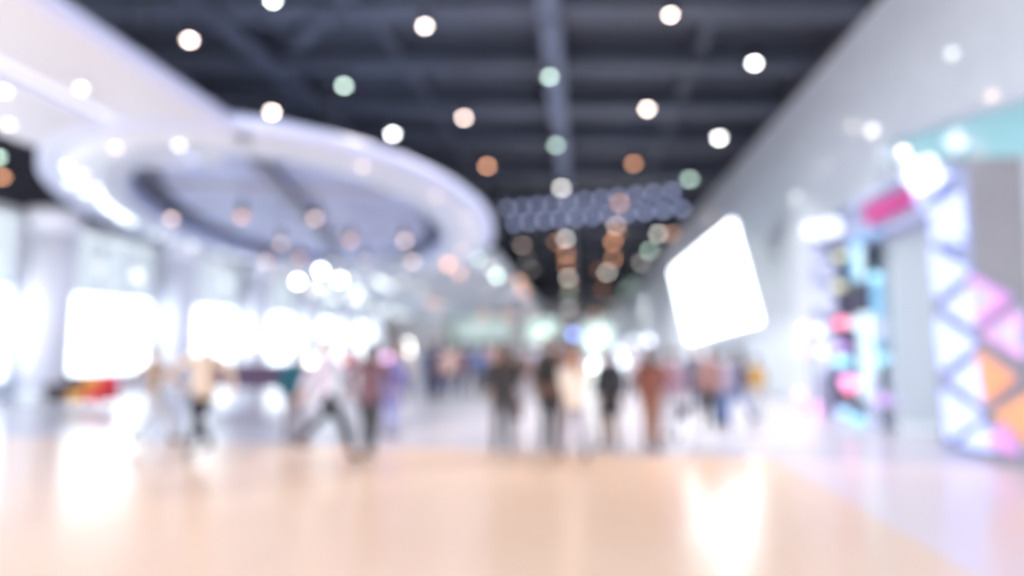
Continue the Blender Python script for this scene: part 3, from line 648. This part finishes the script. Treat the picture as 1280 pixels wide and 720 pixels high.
def person(px, feet, H, pose, rz, top, tlen, trou, hair, hk, label, grp=None, bag=None, skirt=False, shoe=(.05, .04, .04)):
    p = P(px, feet, Z=0); r = empty('person', p, rz); sc = H/1.72; r.scale = (sc, sc, sc); tag(r, label, 'person', grp)
    inst('person_body', body_mesh(pose), None, r, [SKIN[int(px) % 2], M_eye])
    inst('trousers', trouser_mesh(pose), cloth('%s_trousers' % trou[0], trou[1]), r)
    inst('coat' if tlen == 'long' else 'jacket', top_mesh(pose, tlen), cloth('%s_top' % top[0], top[1]), r)
    inst('hair', hair_mesh(hk), cloth('%s_hair' % hair[0], hair[1]), r)
    for s in (0, 1): inst('shoe', shoe_mesh(pose, s), mat('shoe_leather', shoe, .5), r)
    if bag:
        J = skeleton(pose); w = J['wrist', 1]
        if bag[0] == 'hand':
            b = MB().box((w.x-.06, w.y-.16, w.z-.50), (w.x+.06, w.y+.20, w.z-.22)).build('hand_bag', cloth(bag[1], bag[2]), None, bevel=.03)
            hnd = MB().tube([(w.x, w.y-.08, w.z-.23), (w.x, w.y-.03, w.z-.09), (w.x, w.y+.07, w.z-.09), (w.x, w.y+.12, w.z-.23)], .008, 8).build('bag_handle', cloth(bag[1], bag[2]), b)
        else:
            b = MB().box((-.15, -.29, 1.0), (.15, -.13, 1.40)).build('back_pack', cloth(bag[1], bag[2]), None, bevel=.05)
            for s in (-.1, .1): MB().tube([(s, -.15, 1.38), (s, -.06, 1.47), (s, .1, 1.42), (s, .135, 1.2), (s, .0, 1.05), (s, -.16, 1.04)], (.012), 8).build('strap', cloth(bag[1], bag[2]), b)
        b.name = 'handbag' if bag[0] == 'hand' else 'backpack'
        b.matrix_world = Matrix.Translation(p) @ Matrix.Rotation(rz, 4, 'Z') @ Matrix.Scale(sc, 4)
        tag(b, bag[3], 'bag')
    return r
BLK = ('black', (.02, .02, .025)); DK = ('charcoal', (.05, .05, .06)); BR = ('brown', (.16, .09, .06)); GR = ('grey', (.30, .27, .30)); LG = ('pale_grey', (.52, .52, .55)); JN = ('blue_denim', (.10, .16, .34)); DJ = ('navy', (.04, .05, .11))
HB = ('dark_brown', (.07, .035, .025)); HK = ('black', (.015, .012, .012)); HL = ('light_brown', (.30, .16, .09))
G1 = 'people walking at left'; G2 = 'people in the middle of the hall'; G3 = 'people below the screen'; G4 = 'people far down the hall'
person(188, 556, 1.58, 'walk', -.9, ('tan', (.36, .25, .17)), 'hip', LG, HB, 'short', 'person with brown hair in a tan jacket and pale trousers, left of a column', G1)
person(250, 572, 1.74, 'stride', 1.1, ('beige', (.62, .48, .38)), 'hip', BLK, HL, 'short', 'person striding in a beige jacket and black trousers', G1)
person(364, 552, 1.52, 'stand', .2, ('teal', (.01, .10, .14)), 'hip', GR, HK, 'short', 'person in a deep teal jacket', G1)
person(404, 572, 1.70, 'stride', -1.2, ('lilac', (.66, .58, .66)), 'hip', BLK, HL, 'short', 'striding person in a pale lilac jacket and black trousers', G1)
person(460, 574, 1.66, 'walk', .1, ('dusky_brown', (.16, .08, .10)), 'hip', DK, HB, 'long', 'person in a dusky brown jacket and charcoal trousers', G1)
person(490, 545, 1.60, 'stand', 3.0, ('violet_blue', (.20, .19, .42)), 'long', ('lavender', (.4, .4, .65)), HK, 'short', 'person in a long violet blue coat', G1)
person(629, 572, 1.70, 'walk', .15, ('black', (.03, .026, .026)), 'hip', DK, HB, 'long', 'person in black with long brown hair, left one of the middle group', G2, bag=('hand', 'brown_bag', (.12, .06, .04), 'dark brown handbag carried by the person in black with long hair'))
person(687, 565, 1.80, 'stand', -.2, ('brown', (.15, .085, .065)), 'hip', BLK, HB, 'short', 'tall person in a brown jacket and black trousers', G2, bag=('back', 'black_bag', (.02, .02, .02), 'black backpack worn by the tall person in brown'))
person(717, 578, 1.62, 'walk', .3, ('cream', (.72, .60, .50)), 'hip', GR, HL, 'long', 'person in a cream jacket and grey trousers', G2)
person(762, 562, 1.62, 'stand', .5, ('jet', (.015, .015, .02)), 'long', BR, HK, 'short', 'slim person in a jet black long coat', G2)
person(814, 563, 1.66, 'hold', -.4, ('russet', (.20, .07, .05)), 'hip', ('rust', (.26, .12, .08)), HB, 'long', 'person in a russet jacket and rust trousers', G2)
person(840, 550, 1.60, 'stand', .2, ('mauve', (.36, .22, .28)), 'hip', LG, HB, 'short', 'person in a mauve jacket and pale grey trousers, right end of the middle group', G2, bag=('hand', 'purple_bag', (.08, .03, .07), 'dark plum handbag beside the person in mauve'))
person(888, 538, 1.62, 'stand', .4, ('rose_brown', (.34, .18, .16)), 'hip', BLK, HB, 'short', 'person in a rose brown jacket and black trousers below the screen', G3)
person(905, 535, 1.56, 'stand', -.5, ('lilac_grey', (.42, .36, .46)), 'hip', JN, HK, 'short', 'person in a lilac grey jacket and jeans below the screen', G3)
person(925, 530, 1.60, 'walk', .9, ('navy', (.04, .05, .11)), 'hip', JN, HK, 'long', 'person in a navy jacket and jeans below the screen', G3)
person(946, 522, 1.42, 'stand', .3, ('ochre', (.58, .34, .08)), 'hip', LG, HK, 'short', 'shorter person in an ochre jacket, nearest the right wall', G3)
person(868, 522, 1.66, 'stand', 2.8, ('slate', (.10, .11, .16)), 'hip', DJ, HB, 'short', 'person in a slate jacket left of the rose brown one', G3)
for px, ft, c, lab in ((536, 500, DJ, 'far person in navy, leftmost of the distant group'), (547, 498, ('indigo', (.07, .06, .16)), 'far person in indigo beside the one in navy'), (560, 502, ('peach', (.62, .42, .34)), 'far person in a peach jacket'),
                       (578, 498, ('plum', (.12, .06, .12)), 'far person in plum with navy trousers'), (598, 500, ('steel_blue', (.12, .16, .30)), 'far person in steel blue, rightmost of the distant group'), (612, 496, ('dusty_pink', (.5, .28, .26)), 'far person in dusty pink behind the one in black'),
                       (664, 500, ('dusty_lilac', (.5, .48, .62)), 'far person in dusty lilac between two middle figures'), (652, 506, BR, 'far person in dark brown, in the gap left of the tall one'), (700, 500, ('wine', (.22, .06, .07)), 'far person in wine red behind the cream jacket'),
                       (795, 508, ('ash', (.45, .42, .45)), 'far person in ash grey left of the russet jacket'), (506, 508, ('stone', (.50, .42, .36)), 'far person in stone beige right of the violet blue coat'), (436, 508, ('cherry', (.42, .08, .12)), 'far person in cherry red behind the striding one')):
    person(px, ft, random.uniform(1.58, 1.76), random.choice(['stand', 'walk']), random.uniform(-1, 1), c, 'hip', random.choice([DJ, DK, GR]), random.choice([HK, HB]), 'short', lab, G4)
